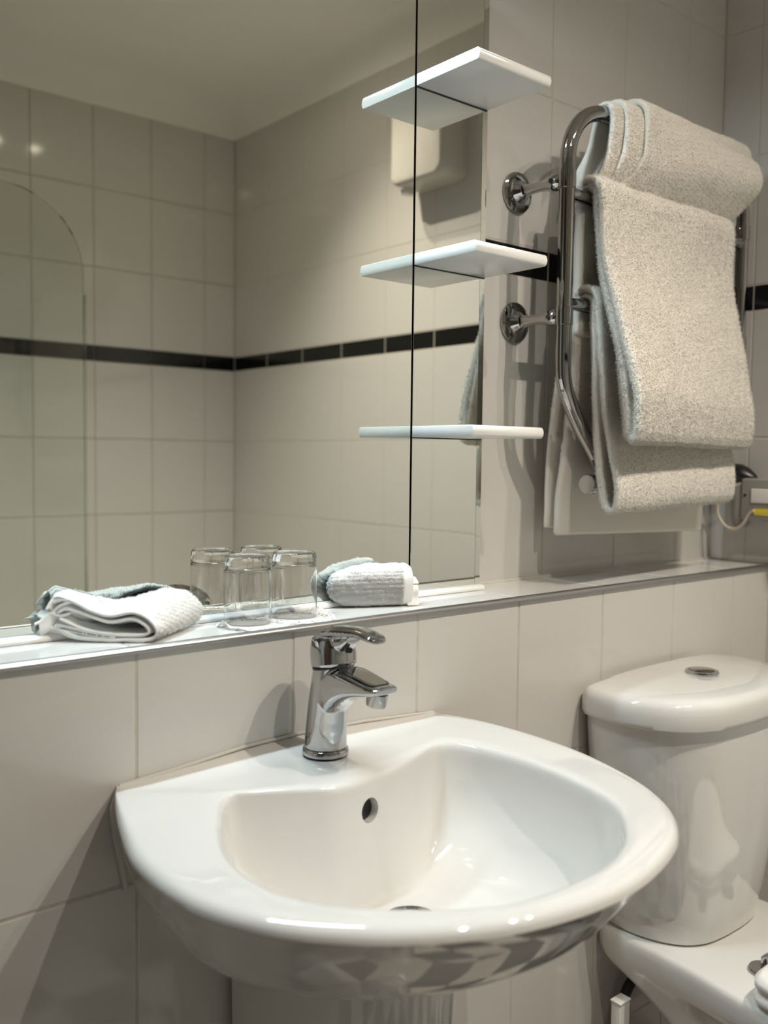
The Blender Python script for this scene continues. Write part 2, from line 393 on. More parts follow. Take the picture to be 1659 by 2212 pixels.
# ---------------------------------------------------------------- basin
OUT = np.array([[.4063, .9126, -.350], [.3945, .889, -.348], [.380, .8465, -.347], [.3682, .8041, -.3479], [.3577, .7595, -.3488], [.353, .7219, -.3496], [.3523, .6843, -.3503],
 [.3561, .6516, -.351], [.3654, .622, -.3516], [.3788, .5929, -.3521], [.3946, .5685, -.3526], [.416, .5445, -.3531], [.4459, .5183, -.3536], [.4884, .4917, -.3542],
 [.5388, .4709, -.3546], [.6034, .4582, -.3548], [.6632, .4587, -.3548], [.7221, .4707, -.3546], [.7724, .4896, -.3542], [.8080, .5141, -.3538], [.8380, .5475, -.3531],
 [.8650, .5984, -.352], [.8875, .6798, -.3504], [.8930, .7511, -.349], [.8868, .8217, -.3476], [.8730, .875, -.347], [.8590, .9126, -.348]])
INN = np.array([[.4774, .8184, -.3476], [.4411, .7699, -.3486], [.421, .7341, -.3493], [.4076, .7011, -.35], [.4016, .6722, -.3506], [.4009, .6445, -.3511],
 [.4057, .614, -.3517], [.4169, .5912, -.3522], [.4325, .5663, -.3527], [.4527, .5446, -.3531], [.4882, .5157, -.3537], [.5339, .4892, -.3542], [.572, .4792, -.3545],
 [.6216, .4760, -.3546], [.6697, .4797, -.3545], [.7125, .4937, -.3541], [.7438, .5122, -.3538], [.7796, .544, -.3531], [.8029, .585, -.3523], [.8172, .6547, -.3509],
 [.8185, .7204, -.3496], [.8058, .779, -.3484], [.7822, .8111, -.3478], [.7603, .8095, -.3478], [.7125, .7932, -.3481], [.671, .7833, -.3483], [.6438, .7813, -.3484],
 [.610, .7760, -.3486], [.5792, .7762, -.3486], [.5555, .7850, -.3484], [.512, .8063, -.348]])
NB = 180
BC = np.array([.622, .70])
def by_angle(P, n, closed=True):
    ang = np.unwrap(np.arctan2(P[:, 1]-BC[1], P[:, 0]-BC[0]))
    return P, ang
cur_o = np.vstack([catmull(OUT, 400), np.linspace(OUT[-1], OUT[0], 80)[1:-1]])
cur_i = catmull(INN, 400, True)
def sample(curve, n):
    a = np.arctan2(curve[:, 1]-BC[1], curve[:, 0]-BC[0]); o = np.argsort(a); a = a[o]; c = curve[o]
    a3 = np.r_[a-2*math.pi, a, a+2*math.pi]; c3 = np.vstack([c, c, c])
    th = np.linspace(-math.pi, math.pi, n, endpoint=False)
    return th, np.stack([np.interp(th, a3, c3[:, k]) for k in range(3)], 1)
# put extra samples at the two sharp wall corners by merging corner angles
th, O = sample(cur_o, NB)
for cnr in (OUT[0], OUT[-1]):
    ca = math.atan2(cnr[1]-BC[1], cnr[0]-BC[0]); k = int(np.argmin(np.abs(th-ca))); O[k] = cnr
_, I = sample(cur_i, NB)
front = np.clip((D-O[:, 1])/.16, 0, 1)[:, None]         # 0 on the wall, 1 on the free rim
R = []
def ring_in(delta, dz):
    # move the outer outline inwards by delta (away from the rim), not on the wall
    d = np.array([*BC])-O[:, :2]; d /= np.linalg.norm(d, axis=1)[:, None]
    P = O.copy(); P[:, :2] += d*delta*front; P[:, 2] += dz; return P
WC = np.array([.66, D])                                  # underside gathers towards the wall here
def under(sf, ss, z):
    s = ss+(sf-ss)*front; P = O.copy(); P[:, :2] = WC+(O[:, :2]-WC)*s; P[:, 2] = z; return P
prof_under = catmull(np.array([(.34, .32, -.540), (.48, .40, -.528), (.60, .47, -.510), (.705, .56, -.488), (.80, .74, -.464), (.885, .94, -.440), (.95, .985, -.404), (.987, .995, -.381), (1.004, 1.0, -.3695)]), 26)
for a, b, z in prof_under: R.append(under(a, b, z))
def bump(P, k):
    # low raised strip against the wall, highest in the middle
    P[:, 2] += np.where(O[:, 1] > D-.004, .012*np.exp(-((P[:, 0]-.64)/.17)**2)*k, 0); return P
for d_, dz in ((-.0085, -.0110), (-.0078, -.0078), (-.0058, -.0046), (-.0028, -.0020), (.0015, -.0005), (.007, 0.0)):
    R.append(bump(ring_in(d_, dz), 1.0))
Q_ = ring_in(.007, 0.0)
for s in (.10, .24, .4, .6, .8):
    P = Q_+(I-Q_)*s; P[:, 2] += .0003
    R.append(bump(P, max(0, 1-s/.24)**1.3))
dI = np.array([*BC])-I[:, :2]; dI /= np.linalg.norm(dI, axis=1)[:, None]
for d_, dz in ((0.0, 0.0), (.0035, -.0012), (.0062, -.0045), (.0078, -.010)):
    P = I.copy(); P[:, :2] += dI*d_; P[:, 2] += dz; R.append(P)
DR = np.array([.632, .700]); ZDR = -.484
back = np.clip((I[:, 1]-.70)/.07, 0, 1)*np.clip(1-np.abs(I[:, 0]-.625)/.19, 0, 1)**.5
I2 = R[-1].copy()
for q in np.linspace(0, 1, 24)[1:]:
    rho = 1-q
    # smooth bowl: steep wall then flat floor, steeper under the tap
    ang = q*math.pi/2
    frac_r = np.where(back > 0, (1-back)*np.cos(ang)**.75 + back*np.cos(ang)**.42, np.cos(ang)**.75)
    depth = np.sin(ang)**1.0
    P = I2.copy(); cdr = DR+(np.stack([np.cos(th), np.sin(th)], 1))*.026
    fr = np.maximum(frac_r, 0)[:, None]
    P[:, :2] = cdr+(I2[:, :2]-cdr)*fr
    P[:, 2] = I2[:, 2]+(ZDR-I2[:, 2])*depth
    R.append(P)
mb = MB().rings([r.tolist() for r in R])
basin = thing('wash_basin', 'white ceramic wash basin with wide rim on a pedestal against the tiled wall', 'basin', (.625, .70, -.545))
bowl = obj('bowl', mb, CERAMIC, basin, auto=0)
cut = obj('cutter', MB().lathe([(.0135, 0), (.0135, .06)], (.634, .755, -.3845), (0, 1, -.12), 40), CERAMIC, smooth=False)
md = bowl.modifiers.new('b', 'BOOLEAN'); md.object = cut; md.operation = 'DIFFERENCE'; md.solver = 'EXACT'
bpy.context.view_layer.update()
dg = bpy.context.evaluated_depsgraph_get()
me = bpy.data.meshes.new_from_object(bowl.evaluated_get(dg)); bowl.modifiers.clear(); bowl.data = me
me.polygons.foreach_set('use_smooth', [True]*len(me.polygons)); me.set_sharp_from_angle(angle=math.radians(55))
bpy.data.objects.remove(cut)
obj('overflow_shade_disc', MB().lathe([(.0005, .0304), (.0131, .0302), (.0131, .044), (.0005, .044)], (.634, .755, -.3845), (0, 1, -.12), 24), DARK, basin)  # dark disc inside the cut hole, standing in for its inner shade
wst = obj('waste', MB().lathe([(.0315, .000), (.0325, .0035), (.031, .0046), (.0255, .0030), (.025, .001), (.0245, -.004), (.001, -.004)], (DR[0], DR[1], ZDR-.001), n=40), CHROME, basin)
obj('plug', MB().lathe([(.0225, -.002), (.0225, .003), (.019, .0058), (.008, .0072), (.0005, .0075)], (DR[0], DR[1], ZDR-.0005), n=32), CHROME, wst)
# silicone seam at the left end, along the wall
seam = MB().tube([(.4045, D-.004, -.352), (.4005, D-.003, -.37), (.4045, D-.003, -.40), (.410, D-.003, -.43), (.4145, D-.0035, -.462)], [.002, .004, .0045, .0045, .003], 8)
seam.tube([(.408, D-.002, -.349), (.47, D-.001, -.345), (.56, D-.001, -.3365), (.64, D-.001, -.335), (.74, D-.001, -.338), (.857, D-.002, -.3465)], .0022, 8)
obj('sealant', seam, SEAL, basin)
# pedestal
def pring(hw, yb, yf, z, n=40):
    P = []
    for k in range(n+1):
        a = math.pi*k/n; P.append((.635-hw*math.cos(a), (yb+(-(yb-yf))*math.sin(a)**.8) if 0 < k < n else yb, z))
    return P
t = thing('basin_pedestal', 'white ceramic pedestal column under the wash basin', 'pedestal', (.635, .80, ZF))
obj('column', MB().rings([pring(.115, .90, .62, ZF+.001), pring(.112, .90, .625, ZF+.06), pring(.098, .90, .66, -.95), pring(.094, .90, .672, -.75), pring(.098, .90, .662, -.58), pring(.100, .90, .66, -.525)]), CERAMIC, t, auto=50)

# ---------------------------------------------------------------- mixer tap
TXc = .6395
def remesh(o, vox, it, fac=.5):
    md = o.modifiers.new('r', 'REMESH'); md.mode = 'VOXEL'; md.voxel_size = vox; md.use_smooth_shade = True
    m2 = o.modifiers.new('s', 'SMOOTH'); m2.factor = fac; m2.iterations = it
    bpy.context.view_layer.update(); dg = bpy.context.evaluated_depsgraph_get()
    me = bpy.data.meshes.new_from_object(o.evaluated_get(dg)); m_ = o.data.materials[0]; o.modifiers.clear(); o.data = me
    if not me.materials: me.materials.append(m_)
    me.polygons.foreach_set('use_smooth', [True]*len(me.polygons))
def sq(c, hx, hz, n=28, e=2.6, tilt=0.0):
    P = []
    for k in range(n):
        a = 2*math.pi*k/n; ca, sa = math.cos(a), math.sin(a)
        x = hx*math.copysign(abs(ca)**(2/e), ca); z = hz*math.copysign(abs(sa)**(2/e), sa)
        P.append((c[0]+x, c[1]-math.sin(tilt)*z, c[2]+math.cos(tilt)*z))
    return P
tap = thing('mixer_tap', 'chrome single lever mixer tap standing on the basin back rim', 'tap', (TXc, .861, -.347))
obj('base_ring', MB().lathe([(.0255, 0), (.0272, .001), (.0274, .004), (.0262, .0075), (.0252, .0082)], (TXc, .861, -.3468), n=48), CHROME, tap)
bd = MB()
axis_ = [(.861, -.3385, .0247), (.8605, -.325, .0244), (.859, -.305, .0236), (.8565, -.285, .0231), (.853, -.268, .0231), (.849, -.252, .0235), (.8468, -.2415, .0237)]
bd.rings([[(TXc+r*math.cos(2*math.pi*k/40), y+r*math.sin(2*math.pi*k/40), z-(.006*math.sin(2*math.pi*k/40) if z > -.25 else 0)) for k in range(40)] for y, z, r in axis_])
sec = [(.858, -.236, -.296, .0215, 2.4), (.846, -.237, -.300, .0222, 2.4), (.836, -.2375, -.297, .0222, 2.6), (.828, -.238, -.290, .0221, 2.8), (.820, -.2385, -.283, .0217, 3.0), (.811, -.2392, -.277, .0213, 3.1), (.800, -.2405, -.2715, .0208, 3.2),
       (.788, -.2425, -.2675, .0203, 3.3), (.774, -.2450, -.2640, .0197, 3.5), (.762, -.2465, -.2615, .0191, 3.6), (.751, -.2475, -.2592, .0182, 3.6), (.744, -.2487, -.2565, .0160, 3.0)]
bd.rings([sq((TXc, y, (a+b)/2), hx, (a-b)/2, e=e, tilt=.12+.18*min(1, max(0, (.85-y)/.09))) for y, a, b, hx, e in [(.83-(.83-y0)*.90 if y0 < .83 else y0, a, b, hx, e) for y0, a, b, hx, e in sec]])
body = obj('body', bd, CHROME, tap); remesh(body, .0011, 10)
sp = obj('spout_inset', MB().rings([sq((TXc, y, z), hx, .0009, e=4, tilt=.25) for y, z, hx in ((.8192, -.2393, .0120), (.8084, -.2399, .0150), (.7922, -.2425, .0150), (.776, -.2453, .0144), (.7643, -.2468, .0132), (.7616, -.2471, .010))]), CHROME_K, body)
obj('aerator', MB().lathe([(.0115, .004), (.0118, -.006), (.0112, -.0105), (.0098, -.0112), (.009, -.009), (.0005, -.009)], (TXc, .7675, -.2600), (0, -.22, 1), 32), CHROME_D, tap)
hd = MB()
hd.lathe([(.0258, 0), (.0267, .004), (.0268, .014), (.0258, .023), (.0238, .030), (.0200, .0355), (.014, .038), (.001, .0385)], (TXc, .8462, -.2402), (0, .12, 1), 48)
hd.rings([sq((TXc, y, z), hx, hz, e=2.2, tilt=tl) for y, z, hx, hz, tl in
          ((.872, -.2235, .010, .0030, .9), (.868, -.2165, .0175, .0060, .8), (.860, -.2085, .0215, .0078, .6), (.846, -.2025, .0228, .0082, .25), (.828, -.1988, .0212, .0074, .12), (.810, -.1965, .0178, .0062, .05),
           (.795, -.1955, .0152, .0054, -.05), (.781, -.1968, .0142, .0052, -.15), (.770, -.1990, .0124, .0048, -.25), (.765, -.2005, .0090, .0036, -.3))])
hd.rings([sq((TXc, y, z), hx, hz, e=2.4) for y, z, hx, hz in ((.845, -.213, .018, .012), (.828, -.211, .0155, .011), (.818, -.209, .013, .009), (.811, -.205, .010, .005))])
lever = obj('lever', hd, CHROME, tap); remesh(lever, .0010, 7)
obj('index_dot', MB().lathe([(.0005, .0012), (.0031, .0010), (.0033, -.003), (.0005, -.003)], (TXc, .8168, -.2185), (0, -1, .12), 20), BLACKPL, lever)
obj('cartridge_ring', MB().lathe([(.0235, 0), (.0243, .0008), (.0243, .0030), (.0235, .004)], (TXc, .8468, -.2438), (0, .18, 1), 40), DARK, tap)

# ---------------------------------------------------------------- toilet
TC = 1.372
_h = catmull(np.array([(.0, .7070), (.049, .7078), (.1135, .7157), (.162, .739), (.192, .774), (.209, .817), (.2125, .858), (.206, .893), (.197, .9083)]), 40)
_t = np.vstack([np.c_[-_h[::-1, 0], _h[::-1, 1]], _h[1:]])
def dring(hw, yb, yf, z):
    # D-shaped outline: straight on the wall, bulging front
    return [(TC+x/.2125*hw, yb-(.9083-y)/(.9083-.7070)*(yb-yf), z) for x, y in _t]
toilet = thing('toilet', 'white close coupled toilet with curved cistern beside the basin', 'toilet', (TC, .70, ZF))
obj('cistern', MB().rings([dring(.130, .905, .752, -.757), dring(.136, .905, .746, -.752), dring(.150, .905, .738, -.70), dring(.172, .905, .727, -.60), dring(.190, .905, .720, -.50), dring(.200, .905, .717, -.42), dring(.201, .905, .717, -.400)]), CERAMIC, toilet, auto=45)
lid = MB()
def lidr(ins, z):
    return dring(.214-ins, .9065-min(ins, .03)*.35, .705+ins, z)
LR = [lidr(.005, -.401), lidr(.001, -.3985), lidr(0, -.392), lidr(0, -.378), lidr(.0012, -.3685), lidr(.0045, -.3615), lidr(.0105, -.3568), lidr(.021, -.3537), lidr(.045, -.3510), lidr(.075, -.3487), lidr(.11, -.3470), lidr(.15, -.3460)]
lid.rings(LR)
obj('cistern_lid', lid, CERAMIC, toilet, auto=50)
bt = obj('flush_button', MB().lathe([(.0255, -.002), (.0265, .0020), (.0255, .0042), (.0215, .0046), (.0205, .0030), (.0005, .0030)], (TC-.008, .8145, -.3462), n=40), CHROME, toilet)
obj('button_half', MB().lathe([(.0195, .0005), (.0195, .0042), (.018, .0052), (.0005, .0056)], (TC-.008, .8145, -.3452), n=32), CHROME_D, bt)
def oring(hw, yb, yf, z, n=64, e=2.4):
    P = []; cy = (yb+yf)/2; hy = (yb-yf)/2
    for k in range(n):
        a = 2*math.pi*k/n; ca, sa = math.cos(a), math.sin(a)
        ee = 13 if sa > 0 else e
        P.append((TC+hw*math.copysign(abs(ca)**(2/ee), ca), cy+hy*math.copysign(abs(sa)**(2/ee), sa), z))
    return P
_pw = catmull(np.array([(.906, .0), (.906, .07), (.906, .125), (.9045, .139), (.896, .1455), (.87, .147), (.81, .148), (.75, .151), (.67, .163), (.60, .1725), (.50, .182), (.42, .180), (.33, .153), (.26, .105), (.226, .05), (.219, .0)]), 60)
def pring2(z, k, yb, yf):
    q = yf+(_pw[:, 0]-.219)*(yb-yf)/(.906-.219)
    return [(TC-w_*k, y, z) for y, w_ in zip(q, _pw[:, 1])]+[(TC+w_*k, y, z) for y, w_ in list(zip(q, _pw[:, 1]))[-2:0:-1]]
pan = MB().rings([pring2(*a) for a in ((ZF+.001, .64, .70, .37), (-1.10, .61, .69, .38), (-1.02, .60, .70, .38), (-.96, .64, .735, .355), (-.91, .71, .775, .32), (-.87, .79, .815, .29), (-.838, .875, .857, .262), (-.815, .945, .893, .238),
    (-.803, .978, .903, .226), (-.790, .998, .906, .220), (-.775, 1.004, .906, .218), (-.765, 1.0, .906, .219), (-.7600, .985, .9055, .223), (-.7576, .962, .904, .229), (-.7568, .93, .90, .237), (-.7564, .6, .85, .32), (-.7562, .2, .7, .45))])
obj('pan', pan, CERAMIC, toilet, auto=0)
def seat_ring(ins, z): return oring(.178-ins, .634-ins, .225+ins, z, e=2.3)
obj('seat', MB().rings([seat_ring(.012, -.754), seat_ring(.002, -.749), seat_ring(0, -.743), seat_ring(.003, -.737), seat_ring(.012, -.734)]), PLASTIC, toilet, auto=0)
obj('seat_lid', MB().rings([seat_ring(.010, -.7325), seat_ring(.001, -.727), seat_ring(.001, -.718), seat_ring(.010, -.711), seat_ring(.05, -.708), seat_ring(.12, -.707)]), PLASTIC, toilet, auto=0)
for sx in (-1, 1):
    hx = TC+sx*.072
    hg = obj('seat_hinge', MB().lathe([(.0215, 0), (.0222, .001), (.0222, .0035), (.0205, .006), (.006, .0066)], (hx, .660, -.7563), n=32), CHROME_D, toilet)
    obj('hinge_pin', MB().tube([(hx, .660, -.750), (hx, .660, -.736), (hx, .654, -.730), (hx, .647, -.729)], .0046, 12), CHROME, hg)
    obj('hinge_barrel', MB().tube([(hx-.012, .642, -.729), (hx+.014, .642, -.729)], .0085, 16), CHROME_D, hg)
# supply pipe cover and hose in the gap behind the pan
t = thing('pipe_cover', 'slim white square pipe cover standing on the floor behind the toilet', 'pipe cover', (1.255, .88, ZF))
obj('casing', MB().box((1.214, .848, ZF+.001), (1.240, .866, -.866), .002), PLASTIC, t)
obj('end_cap', MB().box((1.2128, .8468, -.8658), (1.2412, .8672, -.862), .0012), PLASTIC, t)
t = thing('supply_hose', 'dark flexible hose running behind the toilet pan to the wall', 'hose', (1.30, .885, ZF))
obj('hose', MB().tube(catmull([(1.262, .893, ZF+.002), (1.262, .893, -1.05), (1.268, .893, -.95), (1.285, .892, -.90), (1.315, .892, -.875), (1.36, .895, -.88)], 40), .009, 12), HOSE, t)
obj('hose_nut', MB().lathe([(.012, 0), (.013, .002), (.013, .018), (.011, .02)], (1.263, .893, -1.0), n=6), CHROME_D, t)

# ---------------------------------------------------------------- heated towel rail
RX0, RX1, RY, RR = 1.1489, 1.664, .940, .0121
rail = thing('towel_rail', 'dark chrome heated towel rail bracketed to the tiled wall', 'towel rail', ((RX0+RX1)/2, DW, -.06))
ZB1, ZB2, ZB3, ZB0 = .541, .404, .238, -.043
def frame_path():
    P = []
    rt_ = .088
    for k in range(13):                        # bottom left: slanting foot up into the upright
        pass
    left = [(1.262, -.030), (1.244, -.010), (1.2244, .0139), (1.19, .0536), (1.1625, .0935), (1.1525, .118), (RX0, .15), (RX0, .25), (RX0, .35), (RX0, ZB1-rt_)]
    arc = [(RX0+rt_-rt_*math.cos(math.radians(a)), ZB1-rt_+rt_*math.sin(math.radians(a))) for a in range(10, 91, 10)]
    right = [(RX0+RX1-x, z) for x, z in reversed(left+arc)]
    return left+arc, right
lp, rp = frame_path()
def polyres(P, n):
    P = np.asarray(P, float); L = np.r_[0, np.cumsum(np.linalg.norm(np.diff(P, axis=0), axis=1))]
    q = np.unique(np.r_[np.linspace(0, L[-1], n), L]); return np.stack([np.interp(q, L, P[:, k]) for k in range(P.shape[1])], 1)
lp = catmull(np.array(lp[:8]), 60).tolist()+lp[8:]
full = polyres(np.array(lp+[(RX0+RX1-x, z) for x, z in reversed(lp)]), 170)
obj('frame_tube', MB().tube([(x, RY, z) for x, z in full], RR, 20), CHROME_D, rail)
for z in (ZB2, ZB3):
    obj('cross_bar', MB().tube([(RX0+.004, RY, z), (RX1-.004, RY, z)], .0098, 18), CHROME_D, rail)
obj('cross_bar', MB().tube([(1.222, RY, ZB0), (RX0+RX1-1.222, RY, ZB0)], .0113, 18), CHROME_D, rail)
for x, s in ((1.2140, 1), (RX0+RX1-1.2140, -1)):
    obj('end_cap', MB().lathe([(.0005, 0), (.0150, .0003), (.0165, .002), (.0165, .012), (.015, .0135), (.011, .014)], (x, RY, ZB0), (s, 0, 0), 32), CHROME, rail)
for x in (RX0, RX1):
    for z in (.4245, .2175):
        b = obj('bracket', MB().lathe([(.0325, 0), (.0330, .002), (.0322, .0045), (.026, .0075), (.0185, .0085), (.0172, .010), (.0165, .0125), (.0125, .016), (.0095, .024), (.0082, .036), (.0080, .048), (.0095, .062), (.0122, .074), (.0135, .081), (.0128, .088), (.009, .094)], (x, DW-.0002, z), (0, -1, 0), 36), CHROME_D, rail)
        obj('collar', MB().lathe([(.0116, -.0145), (.0136, -.0135), (.0138, 0), (.0136, .0135), (.0116, .0145)], (x, RY, z), n=28), CHROME_D, rail)
        for k in range(3):
            a = math.radians(90+120*k+25)
            obj('screw', MB().lathe([(.0032, -.001), (.0032, .0012), (.0005, .0018)], (x+.0245*math.cos(a), DW-.0066, z+.0245*math.sin(a)), (0, -1, 0), 10), DARK, b)
        obj('grub_screw', MB().lathe([(.0036, -.004), (.0036, .0012), (.0005, .0012)], (x-.0125, DW-.082, z), (-1, 0, 0), 12), DARK, b)

# ---------------------------------------------------------------- cloth
def sheet(mb, Lp, Rp, th_, nc=14, amp=.0, nsc=18.0, seed=0.0, edge=4, ends=True, droop=0.0):
    """thick cloth between two matching 3D edge lines, with rounded borders"""
    Lp = np.asarray(Lp, float); Rp = np.asarray(Rp, float); n = len(Lp); rows = []
    A = Rp-Lp; mid = (Lp+Rp)/2; T = np.gradient(mid, axis=0); T /= np.linalg.norm(T, axis=1)[:, None]
    N = np.cross(T, A); N /= np.linalg.norm(N, axis=1)[:, None]; U = A/np.linalg.norm(A, axis=1)[:, None]
    ts = np.linspace(0, 1, nc)
    def row(i, h, ext):
        c = []
        base = [Lp[i]+A[i]*t_ for t_ in ts]
        if amp:
            base = [p+N[i]*amp*(noise.noise(Vector(p)*nsc+Vector((seed, seed*.7, 0)))+.5*noise.noise(Vector(p)*nsc*2.3+Vector((0, seed, 3)))) for p in base]
        dr_ = droop[i] if hasattr(droop, '__len__') else droop
        if dr_: base = [p-np.array([0, 0, 1.])*min(dr_*max(0, (t_-.68)/.32)**2, max(0, p[2]-LEDGE-.004)*.85) for p, t_ in zip(base, ts)]
        base = [p+T[i]*ext for p in base]
        for p in base: c.append(p+N[i]*h)
        for k in range(1, edge):
            a = math.pi*k/edge; c.append(base[-1]+N[i]*h*math.cos(a)+U[i]*h*math.sin(a))
        for p in reversed(base): c.append(p-N[i]*h)
        for k in range(1, edge):
            a = math.pi*k/edge; c.append(base[0]-N[i]*h*math.cos(a)-U[i]*h*math.sin(a))
        return c
    h = th_/2
    if ends:
        for a in (15, 45, 70): rows.append(row(0, h*math.sin(math.radians(a)), -h*math.cos(math.radians(a))))
    for i in range(n): rows.append(row(i, h, 0))
    if ends:
        for a in (70, 45, 15): rows.append(row(n-1, h*math.sin(math.radians(a)), h*math.cos(math.radians(a))))
    mb.rings(rows); return mb
def swirl(P, wl, seed):
    # cheap smooth vector noise: a few crossed waves
    g = np.random.default_rng(seed); out = np.zeros((len(P), 3))
    for k in range(7):
        q = g.normal(0, 1, 3); q *= 2*math.pi/(wl*g.uniform(.6, 1.7))/np.linalg.norm(q)
        out += np.sin(P@q+g.uniform(0, 6))[:, None]*g.normal(0, 1, 3)
    return out/2.6
def pile(parent, mbs, m, count, ln, wd, keep=None, name='pile', lean=(0, 0, -.25), gap=.013, wl=.005):
    """short looped tufts standing on the open faces of the cloth, one object that nobody could count"""
    V = np.array(mbs.v); tri = []
    for f in mbs.f:
        for k in range(1, len(f)-1): tri.append((f[0], f[k], f[k+1]))
    tri = np.array(tri); a, b, c = V[tri[:, 0]], V[tri[:, 1]], V[tri[:, 2]]
    cr = np.cross(b-a, c-a); ar = np.linalg.norm(cr, axis=1); ok = ar > 1e-12
    if keep is not None: ok &= keep((a+b+c)/3)
    a, b, c, cr, ar = a[ok], b[ok], c[ok], cr[ok], ar[ok]; nn = cr/ar[:, None]
    bvh = BVHTree.FromPolygons([Vector(p) for p in V], mbs.f); cen = (a+b+c)/3
    free = np.array([bvh.ray_cast(Vector(p+n_*.0008), Vector(n_), gap)[0] is None for p, n_ in zip(cen, nn)])   # skip faces lying on one another
    a, b, c, ar, nn = a[free], b[free], c[free], ar[free], nn[free]
    idx = rng.choice(len(a), size=count, p=ar/ar.sum()); r1 = np.sqrt(rng.random(count)); rr = rng.random(count)
    P = a[idx]*(1-r1)[:, None]+b[idx]*(r1*(1-rr))[:, None]+c[idx]*(r1*rr)[:, None]; N = nn[idx]
    n = len(P); J = rng.normal(0, .32, (n, 3))+.20*swirl(P, wl, 5); Dr = N+J+np.array(lean); Dr /= np.linalg.norm(Dr, axis=1)[:, None]
    dn = (Dr*N).sum(1); Dr = np.where((dn < .25)[:, None], Dr+N*(.3-dn)[:, None], Dr); Dr /= np.linalg.norm(Dr, axis=1)[:, None]
    e1 = np.cross(Dr, rng.normal(0, 1, (n, 3))); e1 /= np.linalg.norm(e1, axis=1)[:, None]; e2 = np.cross(Dr, e1)
    L_ = ln*((.65+.7*rng.random(n))*(1+.30*swirl(P, wl*1.3, 9)[:, 0]).clip(.4, 1.6))[:, None]
    base = P-N*.0005
    v0 = base+e1*wd*.55; v1 = base-e1*wd*.28+e2*wd*.48; v2 = base-e1*wd*.28-e2*wd*.48; tip = P+Dr*L_+e2*L_*.2
    vv = np.stack([v0, v1, v2, tip], 1).reshape(-1, 3)
    o4 = np.arange(n)[:, None]*4
    F = np.concatenate([np.hstack([o4, o4+1, o4+3]), np.hstack([o4+1, o4+2, o4+3]), np.hstack([o4+2, o4, o4+3])])
    vv[:, 2] += ZC; vv -= np.array(WLOC[parent.name])
    me = bpy.data.meshes.new(name); me.vertices.add(len(vv)); me.vertices.foreach_set('co', vv.ravel())
    me.loops.add(F.size); me.loops.foreach_set('vertex_index', F.ravel().astype(np.int32))
    me.polygons.add(len(F)); me.polygons.foreach_set('loop_start', np.arange(0, F.size, 3, dtype=np.int32))
    me.update(calc_edges=True); me.materials.append(m)
    o = link(bpy.data.objects.new(name, me), parent, WLOC[parent.name]); o['kind'] = 'stuff'; return o
def prep(path, n): return catmull(np.array(path), n)
def drape(mb, pathL, pathR, xl, xr, th_, n=70, nc=18, amp=.002, seed=0.):
    PL, PR = prep(pathL, n), prep(pathR, n)
    xl = np.interp(np.linspace(0, 1, n), np.linspace(0, 1, len(xl)), xl); xr = np.interp(np.linspace(0, 1, n), np.linspace(0, 1, len(xr)), xr)
    Lq = np.stack([xl, PL[:, 0], PL[:, 1]], 1); Rq = np.stack([xr, PR[:, 0], PR[:, 1]], 1)
    return sheet(mb, Lq, Rq, th_, nc, amp, 14., seed)
def over(z, r, y=RY, k=7):
    # half circle over a bar, back to front
    return [(y+r*math.cos(math.pi*i/(k-1)), z+r*math.sin(math.pi*i/(k-1))) for i in range(k)]

# towel over the top bar: three folded thicknesses, edges stepped at the left
ta = thing('bath_towel', 'cream towel folded over the top bar of the towel rail, edges stepped', 'towel', (1.43, RY, ZB1), 'cream towels on the towel rail')
A_ = MB()
for j, (r, x0, x1) in enumerate(((.0165, 1.236, 1.585), (.0255, 1.262, 1.597), (.0350, 1.303, 1.607))):
    back_ = [(.990+j*.002, .415), (.982+j*.004, .46), (RY+r+.012, .505)]
    fr_l = [(RY-r-.002, .51), (RY-r-.001, .475), (RY-r*.7, .445), (RY-r*.45, .43)]
    fr_r = [(RY-r-.014, .525), (RY-r-.020, .49), (RY-r*.8-.006, .455), (RY-r*.5, .43)]
    back_l = [(1.003+j*.002, .415), (.992+j*.003, .455), (.974+j*.004, .505)]; back_r = [(.970+j*.008, .415), (.968+j*.008, .46), (.962+j*.008, .505)]
    drape(A_, back_l+over(ZB1, r)+fr_l, back_r+over(ZB1, r)+fr_r, [x0+.014, x0+.014, x0+.012]+[x0, x0, x0-.008, x0-.026-.012*(j == 2)], [x1-.01, x1, x1, x1+.003, x1+.016, x1+.010, x1-.022], .0092, 60, 18, .0022, 3.1+j)
drape(A_, [(.972, .528), (.990, .49), (1.010, .45), (1.020, .415)], [(.957, .528), (.958, .49), (.960, .45), (.962, .415)], [1.262, 1.256, 1.248, 1.243], [1.305, 1.300, 1.298, 1.296], .008, 24, 8, .001, 2.)
body_a = obj('cloth', A_, TOWEL, ta, auto=0)
pile(ta, A_, TOWEL, 110000, .0018, .0009, lambda P: (P[:, 1] < .955))
